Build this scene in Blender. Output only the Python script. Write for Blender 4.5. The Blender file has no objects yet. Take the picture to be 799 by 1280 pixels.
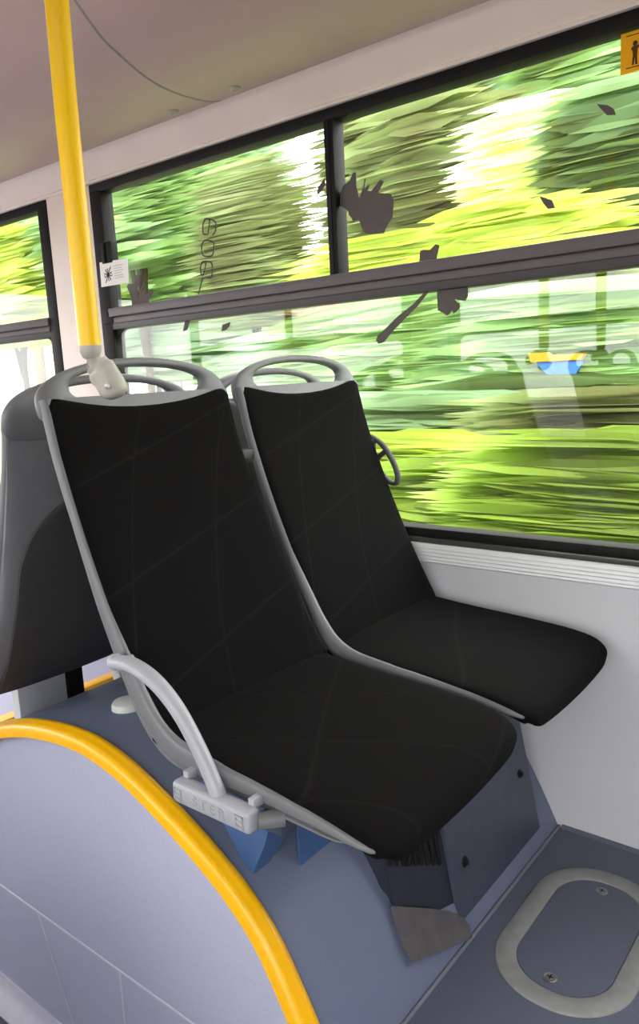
import bpy, bmesh, math, random
from mathutils import Vector, Matrix
SC = bpy.context.scene
COL = SC.collection
PI = math.pi
C = 1.49            # camera height over the aisle floor (aisle floor is z = 0)
WY = 1.66           # inner face of the window wall
PLAT = C - 1.114    # top of the seat platform
random.seed(5)

# ------------------------------------------------------------------ materials
def mat(name, col, rough=.5, spec=.4, metal=0, var=0, vscale=40, bump=0, bscale=300, var_col=None, sheen=0, sharp=None):
    m = bpy.data.materials.new(name); m.use_nodes = True
    nt = m.node_tree; b = nt.nodes['Principled BSDF']
    b.inputs['Base Color'].default_value = (*col, 1)
    b.inputs['Roughness'].default_value = rough
    b.inputs['Specular IOR Level'].default_value = spec
    b.inputs['Metallic'].default_value = metal
    if sheen:
        b.inputs['Sheen Weight'].default_value = sheen; b.inputs['Sheen Roughness'].default_value = .6
    tc = nt.nodes.new('ShaderNodeTexCoord')
    if var:
        n = nt.nodes.new('ShaderNodeTexNoise'); n.inputs['Scale'].default_value = vscale; n.inputs['Detail'].default_value = 3
        nt.links.new(tc.outputs['Object'], n.inputs['Vector'])
        r = nt.nodes.new('ShaderNodeValToRGB')
        lo, hi = sharp or (.35, .65)
        r.color_ramp.elements[0].position = lo; r.color_ramp.elements[1].position = hi
        c2 = var_col or tuple(min(1, c*(1+var)) for c in col)
        c1 = col if var_col else tuple(c*(1-var) for c in col)
        r.color_ramp.elements[0].color = (*c1, 1); r.color_ramp.elements[1].color = (*c2, 1)
        nt.links.new(n.outputs['Fac'], r.inputs['Fac']); nt.links.new(r.outputs['Color'], b.inputs['Base Color'])
    if bump:
        n = nt.nodes.new('ShaderNodeTexNoise'); n.inputs['Scale'].default_value = bscale; n.inputs['Detail'].default_value = 2
        nt.links.new(tc.outputs['Object'], n.inputs['Vector'])
        bp = nt.nodes.new('ShaderNodeBump'); bp.inputs['Strength'].default_value = bump; bp.inputs['Distance'].default_value = .002
        nt.links.new(n.outputs['Fac'], bp.inputs['Height']); nt.links.new(bp.outputs['Normal'], b.inputs['Normal'])
    return m

def srgb(r, g, b):
    f = lambda c: (c/255/12.92) if c/255 <= .04045 else ((c/255+.055)/1.055)**2.4
    return (f(r), f(g), f(b))

def fabric(name, col, line):
    """Woven dark upholstery with sparse thin curved pattern lines."""
    m = mat(name, col, 1.0, .10, bump=.25, bscale=900, sheen=.0)
    nt = m.node_tree; b = nt.nodes['Principled BSDF']; tc = [n for n in nt.nodes if n.type == 'TEX_COORD'][0]
    def band(rot, scale, dist):
        mq = nt.nodes.new('ShaderNodeMapping'); mq.inputs['Rotation'].default_value = rot
        nt.links.new(tc.outputs['Object'], mq.inputs['Vector'])
        wv = nt.nodes.new('ShaderNodeTexWave'); wv.wave_type = 'BANDS'; wv.bands_direction = 'X'; wv.inputs['Scale'].default_value = scale
        wv.inputs['Distortion'].default_value = dist; wv.inputs['Detail'].default_value = 0; wv.inputs['Detail Scale'].default_value = .35
        mq.inputs['Location'].default_value = (rot[2]*2, rot[0]*3, .9)
        nt.links.new(mq.outputs['Vector'], wv.inputs['Vector'])
        r = nt.nodes.new('ShaderNodeValToRGB'); r.color_ramp.elements[0].position = .0; r.color_ramp.elements[1].position = .0022
        r.color_ramp.elements[0].color = (1, 1, 1, 1); r.color_ramp.elements[1].color = (0, 0, 0, 1)
        nt.links.new(wv.outputs['Fac'], r.inputs['Fac']); return r.outputs['Color']
    mx2 = nt.nodes.new('ShaderNodeMath'); mx2.operation = 'MAXIMUM'
    nt.links.new(band((.3, .5, .9), 2.2, 2.5), mx2.inputs[0]); nt.links.new(band((.4, -.9, -.6), 1.7, 3.5), mx2.inputs[1])
    mc = nt.nodes.new('ShaderNodeMixRGB'); mc.inputs['Color1'].default_value = (*col, 1); mc.inputs['Color2'].default_value = (*line, 1)
    nt.links.new(mx2.outputs[0], mc.inputs['Fac']); nt.links.new(mc.outputs['Color'], b.inputs['Base Color'])
    return m

def glass_mat():
    m = bpy.data.materials.new('window_glass'); m.use_nodes = True
    nt = m.node_tree; nt.nodes.remove(nt.nodes['Principled BSDF'])
    out = nt.nodes['Material Output']
    t = nt.nodes.new('ShaderNodeBsdfTransparent'); t.inputs['Color'].default_value = (.97, .99, .97, 1)
    g = nt.nodes.new('ShaderNodeBsdfGlossy'); g.inputs['Roughness'].default_value = .0
    # Schlick reflectance that is the same from both sides of the pane
    geo = nt.nodes.new('ShaderNodeNewGeometry'); dt = nt.nodes.new('ShaderNodeVectorMath'); dt.operation = 'DOT_PRODUCT'
    nt.links.new(geo.outputs['Incoming'], dt.inputs[0]); nt.links.new(geo.outputs['Normal'], dt.inputs[1])
    def op(o, a, b):
        n = nt.nodes.new('ShaderNodeMath'); n.operation = o
        for i, v in enumerate((a, b)):
            if v is None: continue
            if isinstance(v, (int, float)): n.inputs[i].default_value = v
            else: nt.links.new(v, n.inputs[i])
        return n.outputs[0]
    k = op('POWER', op('SUBTRACT', 1.0, op('ABSOLUTE', dt.outputs['Value'], None)), 5.0)
    fr = op('ADD', op('MULTIPLY', k, .96), .04)
    mx = nt.nodes.new('ShaderNodeMixShader')
    nt.links.new(fr, mx.inputs['Fac']); nt.links.new(t.outputs['BSDF'], mx.inputs[1]); nt.links.new(g.outputs['BSDF'], mx.inputs[2])
    nt.links.new(mx.outputs['Shader'], out.inputs['Surface'])
    return m

def leaf_mat(name, cols, trans=.6, scale=.9):
    """Leaf colours vary from leaf to leaf and between branches."""
    m = bpy.data.materials.new(name); m.use_nodes = True
    nt = m.node_tree; b = nt.nodes['Principled BSDF']; out = nt.nodes['Material Output']
    geo = nt.nodes.new('ShaderNodeNewGeometry'); tc = nt.nodes.new('ShaderNodeTexCoord')
    n = nt.nodes.new('ShaderNodeTexNoise'); n.inputs['Scale'].default_value = scale; n.inputs['Detail'].default_value = 2
    nt.links.new(tc.outputs['Object'], n.inputs['Vector'])
    ma = nt.nodes.new('ShaderNodeMath'); ma.operation = 'MULTIPLY_ADD'; ma.inputs[1].default_value = .40
    mb = nt.nodes.new('ShaderNodeMath'); mb.operation = 'MULTIPLY_ADD'; mb.inputs[1].default_value = 2.2; mb.inputs[2].default_value = -.85
    nt.links.new(n.outputs['Fac'], mb.inputs[0])
    nt.links.new(geo.outputs['Random Per Island'], ma.inputs[0]); nt.links.new(mb.outputs[0], ma.inputs[2])
    r = nt.nodes.new('ShaderNodeValToRGB')
    el = r.color_ramp.elements
    while len(el) < len(cols): el.new(.5)
    for i, c in enumerate(cols):
        el[i].position = i/(len(cols)-1); el[i].color = (*c, 1)
    nt.links.new(ma.outputs[0], r.inputs['Fac']); nt.links.new(r.outputs['Color'], b.inputs['Base Color'])
    b.inputs['Roughness'].default_value = .6; b.inputs['Specular IOR Level'].default_value = .25
    if trans:
        tr = nt.nodes.new('ShaderNodeBsdfTranslucent'); nt.links.new(r.outputs['Color'], tr.inputs['Color'])
        mx = nt.nodes.new('ShaderNodeMixShader'); mx.inputs['Fac'].default_value = trans
        nt.links.new(b.outputs['BSDF'], mx.inputs[1]); nt.links.new(tr.outputs['BSDF'], mx.inputs[2])
        nt.links.new(mx.outputs['Shader'], out.inputs['Surface'])
    return m

M = {}
M['fabric'] = fabric('dark_fabric', (.0042, .0036, .0037), (.0080, .0074, .0074))
M['shell'] = mat('grey_shell_plastic', (.15, .15, .163), .42, .45, var=.04, vscale=30, bump=.15, bscale=500)  # darker copy of the arm plastic, with the handles' shade in its colour
M['shell_dark'] = mat('charcoal_back_plastic', (.040, .040, .042), .55, .35, bump=.3, bscale=500, var=.05)
M['arm'] = mat('light_grey_plastic', (.36, .36, .40), .35, .5, bump=.1, bscale=500, var=.03)  # lighter copy of the shell plastic, with side light in its colour
M['cover'] = mat('blue_grey_vinyl', srgb(106, 114, 139), .5, .4, var=.07, vscale=500, bump=.12, bscale=600)
M['panel'] = mat('pale_lavender_vinyl', srgb(178, 178, 203), .5, .35, var=.05, vscale=420, bump=.12, bscale=500)
M['floor'] = mat('floor_vinyl', srgb(88, 93, 110), .55, .4, var=.10, vscale=520, bump=.15, bscale=600)
M['seam'] = mat('floor_seam_weld', srgb(112, 116, 128), .5, .35, var=.04)
M['seam_pale'] = mat('pale_seam_weld', srgb(205, 205, 220), .5, .35, var=.04)
M['yellow'] = mat('yellow_edge', (1.0, .50, .002), .32, .5, var=.006, vscale=6)
M['pole'] = mat('yellow_pole_paint', (1.0, .58, .0), .34, .4, var=.003, vscale=3)
M['navy'] = mat('navy_painted_steel', srgb(64, 70, 86), .42, .5, var=.08, vscale=25, bump=.05)
M['vent'] = mat('dark_navy_vent_steel', srgb(38, 40, 54), .45, .5, var=.06, vscale=25)  # navy made darker: shade under the seat is put into the colour
M['blue'] = mat('blue_painted_steel', srgb(62, 90, 136), .45, .5, var=.05, vscale=20)
M['lip'] = mat('grey_rubber_flap', srgb(86, 82, 86), .6, .3, var=.12, vscale=30)
M['dark'] = mat('dark_rubber', srgb(24, 21, 21), .6, .2, var=.06)
M['rail'] = mat('grey_window_rail', srgb(92, 84, 86), .5, .35, var=.04, vscale=12)
M['rail_dark'] = mat('grey_rail_edge', srgb(66, 60, 62), .5, .35, var=.04, vscale=12)
M['orange_board'] = mat('orange_board_paint', srgb(214, 120, 10), .5, .3, var=.02)
M['ledge'] = mat('satin_ledge', srgb(70, 70, 66), .22, .6, var=.01, vscale=10)
M['decal'] = mat('brown_grey_film', srgb(92, 84, 82), .7, .2, var=.05, vscale=30)
M['wall'] = mat('pale_grey_wall_laminate', srgb(198, 196, 202), .5, .3, var=.02, vscale=6, bump=.05)
M['pillar'] = mat('warm_white_pillar', srgb(240, 224, 216), .55, .3, var=.02, vscale=6)
M['cove'] = mat('warm_cream_duct', srgb(250, 232, 222), .5, .3, var=.02, vscale=6)
M['ceil'] = mat('beige_ceiling_laminate', srgb(200, 170, 164), .5, .35, var=.02, vscale=8, bump=.04)
M['ceil_seam'] = mat('ceiling_joint', srgb(150, 143, 138), .6, .3, var=.03)
M['alu'] = mat('brushed_aluminium', (.80, .80, .82), .5, .4, .15, var=.002, vscale=3)
M['ring'] = mat('worn_grey_ring', srgb(136, 135, 136), .5, .45, var=.08, vscale=40)
M['screw'] = mat('steel_screw', (.32, .31, .31), .35, .5, .8, var=.08, vscale=200)
M['clamp'] = mat('beige_grey_clamp', srgb(178, 172, 164), .4, .45, var=.03, vscale=30)
M['label'] = mat('white_label', srgb(236, 232, 228), .5, .3, var=.01)
M['print'] = mat('black_print', srgb(40, 38, 40), .6, .2, var=.02)
M['print_grey'] = mat('pale_grey_print', srgb(205, 198, 194), .6, .2, var=.02)
M['sign'] = mat('amber_sticker', (.95, .43, .0), .5, .3, var=.02)
M['sign_print'] = mat('dark_sticker_print', srgb(84, 50, 14), .5, .3, var=.03)
M['glass'] = glass_mat()
M['white_cap'] = mat('offwhite_cap', srgb(205, 205, 205), .45, .4, var=.03)

# ------------------------------------------------------------------ object helpers
def link(name, me, m, parent=None, smooth=None):
    me.materials.append(m)
    o = bpy.data.objects.new(name, me); COL.objects.link(o)
    if smooth is not None:
        me.shade_smooth()
        me.set_sharp_from_angle(angle=math.radians(smooth))
    if parent:
        o.parent = parent
        o.matrix_parent_inverse = Matrix.Identity(4)
        for v in me.vertices: v.co -= parent.location
    return o
def tag(o, label=None, cat=None, group=None, kind=None):
    for k, v in (('label', label), ('category', cat), ('group', group), ('kind', kind)):
        if v: o[k] = v
    return o
def thing(name, label, cat, loc, group=None):
    o = bpy.data.objects.new(name, None); COL.objects.link(o); o.location = loc; o.empty_display_size = .05
    return tag(o, label, cat, group)

class MB:
    """Collects geometry in world coordinates for ONE mesh object."""
    def __init__(s): s.bm = bmesh.new()
    def faces(s, vs, fs):
        v = [s.bm.verts.new(p) for p in vs]
        for f in fs:
            try: s.bm.faces.new([v[i] for i in f])
            except ValueError: pass
        return v
    def box(s, a, b, bev=0, seg=2, mtx=None):
        r = bmesh.ops.create_cube(s.bm, size=1)
        vs = r['verts']
        for v in vs:
            v.co = Vector([a[i]+(b[i]-a[i])*(v.co[i]+.5) for i in range(3)])
        if bev:
            es = list({e for v in vs for e in v.link_edges})
            r = bmesh.ops.bevel(s.bm, geom=es, offset=bev, segments=seg, affect='EDGES', profile=.5)
            vs = list({v for f in r['faces'] for v in f.verts} | {v for v in vs if v.is_valid})
        if mtx is not None:
            seen = set()
            for v in vs:
                if v.is_valid and v not in seen: v.co = mtx @ v.co; seen.add(v)
        return vs
    def loft(s, rings, caps=True, closed=False):
        n = len(rings[0]); R = [[s.bm.verts.new(p) for p in r] for r in rings]
        m = len(R)
        for i in range(m if closed else m-1):
            a, b = R[i], R[(i+1) % m]
            for j in range(n):
                try: s.bm.faces.new((a[j], a[(j+1) % n], b[(j+1) % n], b[j]))
                except ValueError: pass
        if caps and not closed:
            s.bm.faces.new(list(reversed(R[0]))); s.bm.faces.new(R[-1])
    def prism(s, poly, d):
        """poly: 3D points (planar); extruded along vector d."""
        d = Vector(d); a = [Vector(p) for p in poly]
        s.loft([a, [p+d for p in a]])
    def tube(s, pts, r, n=12, caps=True, closed=False):
        pts = [Vector(p) for p in pts]; rings = []
        m = len(pts); up = None
        for i, p in enumerate(pts):
            if closed: t = pts[(i+1) % m]-pts[i-1]
            else: t = pts[min(i+1, m-1)]-pts[max(i-1, 0)]
            t.normalize()
            if up is None:
                up = Vector((0, 0, 1)) if abs(t.z) < .9 else Vector((1, 0, 0))
            up = (up-t*up.dot(t)).normalized(); q = t.cross(up)
            rr = r[min(i, len(r)-1)] if isinstance(r, list) else r
            ra, rb = rr if isinstance(rr, tuple) else (rr, rr)
            rings.append([p+up*(ra*math.cos(2*PI*k/n))+q*(rb*math.sin(2*PI*k/n)) for k in range(n)])
        s.loft(rings, caps, closed)
    def lathe(s, c, axis, prof, n=24):
        """prof: list of (radius, height along axis)."""
        axis = Vector(axis).normalized(); u = axis.orthogonal().normalized(); w = axis.cross(u); c = Vector(c)
        s.loft([[c+axis*h+(u*math.cos(2*PI*k/n)+w*math.sin(2*PI*k/n))*max(r, 1e-4) for k in range(n)] for r, h in prof])
    def build(s, name, m, parent=None, smooth=35):
        bmesh.ops.recalc_face_normals(s.bm, faces=s.bm.faces)
        me = bpy.data.meshes.new(name); s.bm.to_mesh(me); s.bm.free()
        return link(name, me, m, parent, smooth)

def crom(P, per=8):
    """Dense Catmull-Rom through 2D/3D points."""
    P = [Vector(p) for p in P]; out = []
    for i in range(len(P)-1):
        p0 = P[i-1] if i else P[0]*2-P[1]; p1, p2 = P[i], P[i+1]; p3 = P[i+2] if i+2 < len(P) else P[-1]*2-P[-2]
        for k in range(per):
            t = k/per
            out.append(.5*((2*p1)+(p2-p0)*t+(2*p0-5*p1+4*p2-p3)*t*t+(3*p1-p0-3*p2+p3)*t**3))
    out.append(P[-1]); return out

class Prof:
    """A side-view curve in (x, z) sampled by arc length."""
    def __init__(s, P):
        s.p = crom([(a, b, 0) for a, b in P], 10); s.l = [0]
        for a, b in zip(s.p, s.p[1:]): s.l.append(s.l[-1]+(b-a).length)
        s.L = s.l[-1]
    def at(s, d):
        if d <= 0:
            t = (s.p[1]-s.p[0]).normalized(); q = s.p[0]+t*d
        elif d >= s.L:
            t = (s.p[-1]-s.p[-2]).normalized(); q = s.p[-1]+t*(d-s.L)
        else:
            i = next(k for k in range(len(s.l)-1) if s.l[k+1] >= d)
            f = (d-s.l[i])/(s.l[i+1]-s.l[i]); q = s.p[i].lerp(s.p[i+1], f)
            a = s.p[max(i-1, 0)]; b = s.p[min(i+2, len(s.p)-1)]; t = (b-a).normalized()
        return q, t
    def pt(s, d, y, n):
        q, t = s.at(d)
        return Vector((q.x-t.y*n, y, q.y+t.x*n))   # normal = tangent turned left: (-tz, tx)
def ss(a, b, x):
    t = max(0, min(1, (x-a)/(b-a))); return t*t*(3-2*t)
def sring(n, w, h, e=5, yc=0, nc=0):
    """superellipse ring in (y, n), sampled finely at the rounded ends and evenly across the flats"""
    m = n//2; o = []
    for sgn in (1, -1):
        for k in range(m):
            t = math.cos(PI*(k+.5)/m)*sgn
            t = math.copysign(abs(t)**.85, t)
            o.append((yc+w*t, nc+sgn*h*max(0, 1-abs(t)**e)**(1/e)))
    return o

# ------------------------------------------------------------------ seats
def Z(P): return [(x, z+C) for x, z in P]
PB = Prof(Z([(-1.1552, -.013), (-1.150, -.032), (-1.126, -.12), (-1.090, -.22), (-1.050, -.32), (-1.006, -.42), (-.966, -.50), (-.940, -.548), (-.930, -.566)]))
PS = Prof(Z([(-.958, -.553), (-.85, -.562), (-.7, -.570), (-.6, -.578), (-.540, -.590), (-.506, -.610), (-.494, -.632)]))
PSH = Prof(Z([(-1.166, -.03), (-1.145, -.12), (-1.112, -.22), (-1.074, -.32), (-1.032, -.42), (-.985, -.52), (-.94, -.575), (-.88, -.594),
              (-.75, -.602), (-.62, -.612), (-.57, -.618), (-.545, -.624)]))
PRIM = Prof(Z([(-1.167, -.03), (-1.146, -.12), (-1.112, -.22), (-1.072, -.32), (-1.026, -.42), (-.974, -.518), (-.930, -.566), (-.865, -.586),
               (-.75, -.590), (-.62, -.599), (-.545, -.609), (-.512, -.621)]))
SEAT_X, SEAT_Z = -.72, C-.64
YA, YB = .934, 1.401        # centre lines of the aisle seat and the window seat

def interp(T, x):
    for (a, u), (b, v) in zip(T, T[1:]):
        if x <= b: return u+(v-u)*max(0, (x-a)/(b-a))
    return T[-1][1]

def back_cushion(extra=0):
    mb = MB(); L = PB.L; rings = []
    ds = [0, .003, .008, .016, .03, .05]+[.05+(L-.07)*k/14 for k in range(1, 15)]+[L-.012, L-.005, L-.001]
    for d in ds:
        W = .2095+.004*(d/L)
        rc = .028
        if d < rc: W = W-rc+math.sqrt(max(0, rc*rc-(rc-d)**2))+.004
        T_ = .0115+.0045*ss(.03, .15, d); h = T_*math.sqrt(max(.03, min(1, 1-(1-min(d, .016)/.016)**2)))
        e = L-d
        if e < .012: h *= math.sqrt(max(.25, 1-(1-e/.012)**2))
        r = []
        for y, n in sring(40, W, h, 5, 0, -T_):
            sag = .026*(1-min(1, abs(y)/.2)**2)*(1-ss(0, .2, d))
            dish = -.006*(1-min(1, abs(y)/.2)**2)
            y += extra*ss(0, W, y)*ss(.1, .4, d); r.append(PB.pt(d+sag, YA+y, n+dish))
        rings.append(r)
    mb.loft(rings); return mb

def seat_cushion(extra=0):
    mb = MB(); L = PS.L; rings = []
    ds = [.001, .005, .012]+[.012+(L-.1)*k/16 for k in range(1, 17)]+[L-.088+.088*math.sin(PI/2*k/10) for k in range(1, 11)]
    for d in ds:
        e = L-d; W = .2135; rc = .085
        if e < rc: W = W-.058+.058*math.sqrt(max(0.0, 1-(1-e/rc)**2.6))
        h = .019
        if d < .012: h *= math.sqrt(max(.25, 1-(1-d/.012)**2))
        if e < .03: h *= math.sqrt(max(.02, 1-(1-e/.03)**2))
        r = []
        for y, n in sring(40, W, h, 4.5, 0, -.019):
            dish = -.005*(1-min(1, abs(y)/.21)**2)*ss(0, .1, d)
            bow = .012*(1-(min(1, abs(y)/.21))**2)*ss(L-.15, L, d)      # the front edge bows out a little
            y += extra*ss(0, W, y)*(1-.5*ss(L-.2, L, d)); r.append(PS.pt(d+bow, YA+y, n+dish))
        rings.append(r)
    mb.loft(rings); return mb

def shell():
    mb = MB(); L = PSH.L; rings = []
    TH = [(0, .010), (.12, .022), (.35, .036), (.5, .034), (.62, .028), (.8, .022), (.95, .012), (L, .005)]
    n = 48
    for k in range(n+1):
        d = -.012+(L+.012)*k/n; t = interp(TH, d)/2; e = L-d
        W = .2115-(.05*(1-math.sqrt(max(0, 1-(1-e/.06)**2))) if e < .06 else 0)
        dome = lambda y: -(interp([(0, .0), (.15, .012), (.4, .022), (.6, .006), (L, 0)], d))*(1-min(1, abs(y)/.21)**2)
        rings.append([PSH.pt(d, YA+y, nn+(dome(y) if nn < -t else dome(y)*.3)) for y, nn in sring(36, W, t, 3.2, 0, -t)])
    mb.loft(rings)
    # rolled rim down both sides
    RN = [(0, .0095), (.35, .010), (.5, .014), (.6, .021), (.68, .0205), (.75, .0145), (.9, .011), (.98, .006), (PRIM.L, .003)]
    for s in (-1, 1):
        rings = []
        for k in range(61):
            PL_ = PRIM.L-(.10 if s > 0 else 0); d = -.01+(PL_+.01)*k/60; rn = interp(RN, d) if s < 0 or d < .8 else interp(RN, d)*max(.2, (PL_-d)/(PL_-.8)); e = PL_-d
            if s > 0: rn = min(rn, .0095)
            yc = s*((.2095 if s < 0 else .2045)-(.03*(1-math.sqrt(max(0, 1-(1-e/.05)**2))) if e < .05 else 0))
            rings.append([PRIM.pt(d, YA+y, nn) for y, nn in sring(20, .0095, rn, 2.6, yc, -.011*ss(.35, .5, d) if s > 0 else 0)])
        mb.loft(rings)
    return mb

def handle():
    mb = MB(); o = Vector((-1.158, 0, C-.03)); u = Vector((-.235, 0, .972)); nrm = Vector((.972, 0, .235))
    N = 72; rings = []
    for k in range(N):
        a = 2*PI*k/N; c, s = math.cos(a), math.sin(a)
        if s >= 0:
            out = (.2215*c, .002+.080*abs(s)**.80)
            inn = (.154*c, .034+.0325*abs(s)**.9)
        else:
            out = (.2215*c, .002-.044*abs(s)**.45)
            inn = (.154*c, .034-.036*abs(s)**.75)
        mid = ((out[0]+inn[0])/2, (out[1]+inn[1])/2)
        hv = Vector((out[0]-inn[0], out[1]-inn[1]))/2; hl = hv.length
        ring = []
        for p, q in sring(16, hl, .0115, 3):
            f = p/hl
            y = mid[0]+hv.x*f; w = mid[1]+hv.y*f
            ring.append(o+u*w+nrm*(q*(1-.6*max(0, -s))-.019+.008*ss(.02, .07, w))+Vector((0, YA+y, 0)))
        rings.append(ring)
    mb.loft(rings, caps=False, closed=True); return mb

def back_panel():
    """Charcoal insert on the rear of the back shell."""
    mb = MB(); rings = []
    d0, d1 = .135, .60; n = 26
    TH = [(0, .010), (.12, .022), (.35, .036), (.5, .034), (.62, .028)]
    for k in range(n+1):
        d = d0+(d1-d0)*(1-math.cos(PI/2*k/n)) if k < n else d1
        e = d-d0; W = .188
        if e < .17: W = .188*math.sqrt(max(.004, 1-(1-e/.17)**2))**.8
        t = interp(TH, d); r = []
        for y, nn in sring(28, W, .006, 5):
            dome = -interp([(0, .0), (.15, .012), (.4, .022), (.6, .006)], d)*(1-min(1, abs(y)/.21)**2)
            r.append(PSH.pt(d, YA+y, -t+dome+nn-.0005))
        rings.append(r)
    mb.loft(rings); return mb

def beam():
    mb = MB()
    mb.box((-.80, YA-.20, C-.655), (-.74, YA+.20, C-.622), .004)
    return mb

GS = 'double seats over the wheel arch'
seat = thing('bus_seat', 'black padded seat nearest the aisle with a light grey armrest', 'seat', (SEAT_X, YA, SEAT_Z), GS)
shell().build('seat_shell', M['shell'], seat, 50)
handle().build('grab_handle', M['shell'], seat, 50)
back_cushion().build('backrest_cushion', M['fabric'], seat, 50)
seat_cushion().build('seat_cushion', M['fabric'], seat, 50)
back_panel().build('back_panel', M['shell_dark'], seat, 40)

def dup(root, loc, rotz=0, label=None, skip=(), scale=None):
    r = root.copy(); COL.objects.link(r); r.location = loc; r.rotation_euler = (0, 0, rotz)
    if scale: r.scale = scale
    if label: r['label'] = label
    for ch in list(root.children):
        if ch.name.split('.')[0] in skip: continue
        c = ch.copy(); COL.objects.link(c); c.parent = r
        for g in list(ch.children):
            k = g.copy(); COL.objects.link(k); k.parent = c
    return r

seat_b = dup(seat, (SEAT_X, YB, SEAT_Z), 0, 'black padded seat beside the window, without a visible armrest')
XM = -1.2275
alt = {'backrest_cushion': back_cushion(.011).build('wide_back', M['fabric'], seat, 50), 'seat_cushion': seat_cushion(.011).build('wide_seat', M['fabric'], seat, 50)}
far_a = dup(seat, (2*XM-SEAT_X, YA-.010, SEAT_Z-.026), PI, 'rear-facing seat showing its charcoal back behind the armrest seat')
far_b = dup(seat, (2*XM-SEAT_X, YB, SEAT_Z-.026), PI, 'rear-facing seat by the window, only its curved handle visible')

for ch in seat.children:                 # the aisle seat's upholstery is a touch wider on its inner side
    if ch.name in alt:
        ch.data = alt[ch.name].data
for o in alt.values(): bpy.data.objects.remove(o)

# parts only one seat has
mb = MB()
mb.tube(crom([(x, .6955, z+C) for x, z in [(-1.004, -.4405), (-.962, -.437), (-.918, -.447), (-.882, -.466), (-.848, -.496), (-.815, -.54), (-.79, -.583), (-.774, -.615)]], 6),
        [(.0115, .0145-.0022*ss(8, 30, k)+.003*ss(36, 42, k)) for k in range(43)], 16)
mb.lathe((-1.004, .6955, C-.4405), (-1, 0, -.05), [(.0135, -.006), (.0130, .003), (.0095, .009), (.001, .0125)], 16)
mb.tube([(-.985, .6955, C-.4395), (-.985, .716, C-.44)], .009, 12)
mb.build('armrest', M['arm'], seat, 60)
# rim cover strip between the armrest foot and the shell
mb = MB()
mb.box((-.868, .678, C-.634), (-.704, .706, C-.598), .008, 3)
for x in (-.860, -.722): mb.box((x, .697, C-.604), (x+.012, .72, C-.588), .002)
mount = mb.build('mounting_block', M['arm'], seat, 45)
mb = MB(); mb.tube([(-.708, .70, C-.620), (-.684, .73, C-.622)], .013, 16); mb.build('end_plug', M['shell'], seat)

def text_mesh(body, size, extrude, origin, xdir, zdir, name, m, parent, sx=1):
    cu = bpy.data.curves.new('txt', 'FONT'); cu.body = body; cu.size = size; cu.extrude = extrude; cu.align_x = 'CENTER'; cu.align_y = 'CENTER'
    t = bpy.data.objects.new('txt', cu); COL.objects.link(t)
    me = bpy.data.meshes.new_from_object(t.evaluated_get(bpy.context.evaluated_depsgraph_get()))
    bpy.data.objects.remove(t)
    x = Vector(xdir); y = Vector(zdir); n = x.cross(y)
    for v in me.vertices: v.co = Vector(origin)+x*v.co.x*sx+y*v.co.y+n*v.co.z
    me.name = name
    o = bpy.data.objects.new(name, me); COL.objects.link(o); me.materials.clear(); me.materials.append(m)
    if parent:
        o.parent = parent; loc = Vector(parent.location)
        if parent.parent: loc = loc+Vector(parent.parent.location)
        for v in me.vertices: v.co -= loc
    return o
let = text_mesh('S T E R', .023, .0012, (-.786, .678, C-.6165), (1, 0, 0), (0, 0, 1), 'lettering', M['arm'], seat)
let.parent = mount
for i, x in enumerate((-.852, -.722)):
    mb = MB()
    for k in range(3): mb.box((x-.007, .6765, C-.626+k*.008), (x+.007, .679, C-.622+k*.008))
    mb.box((x-.008, .6765, C-.626), (x-.0055, .679, C-.606)); mb.box((x+.0055, .6765, C-.626), (x+.008, .679, C-.606))
    e = mb.build('emblem', M['arm'], seat, 30); e.parent = mount
mb = MB()
mb.tube([Vector(p) for p in crom([(x, 1.6235, z+C) for x, z in [(-1.128, -.165), (-1.095, -.186), (-1.066, -.225), (-1.0515, -.262), (-1.058, -.283), (-1.085, -.275), (-1.12, -.235), (-1.138, -.19), (-1.128, -.165)]], 6)[:-1]], (.0065, .0098), 12, False, True)
mb.tube([(-1.085, 1.6235, C-.200), (-1.122, 1.6235, C-.228)], .007, 10)
mb.box((-1.135, 1.606, C-.25), (-1.115, 1.626, C-.17), .004)
mb.build('side_grip', M['shell_dark'], seat_b, 50)
# bracket that joins the two shells
br = MB(); br.box((-1.146, YA+.2, C-.170), (-1.130, YB-.2, C-.148), .004)
br.build('seat_link', M['shell_dark'], seat_b)

sp = MB(); rings = []  # dark strip added so the gap between the seats looks dark
for k in range(31):
    d = .16+.78*k/30
    rings.append([PRIM.pt(d, (YA+YB)/2+y, nn) for y, nn in ((-.034, -.052), (.034, -.052), (.034, -.040), (-.034, -.040))])
sp.loft(rings); sp.build('frame_spine', M['shell_dark'], seat_b, 30)

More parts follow.
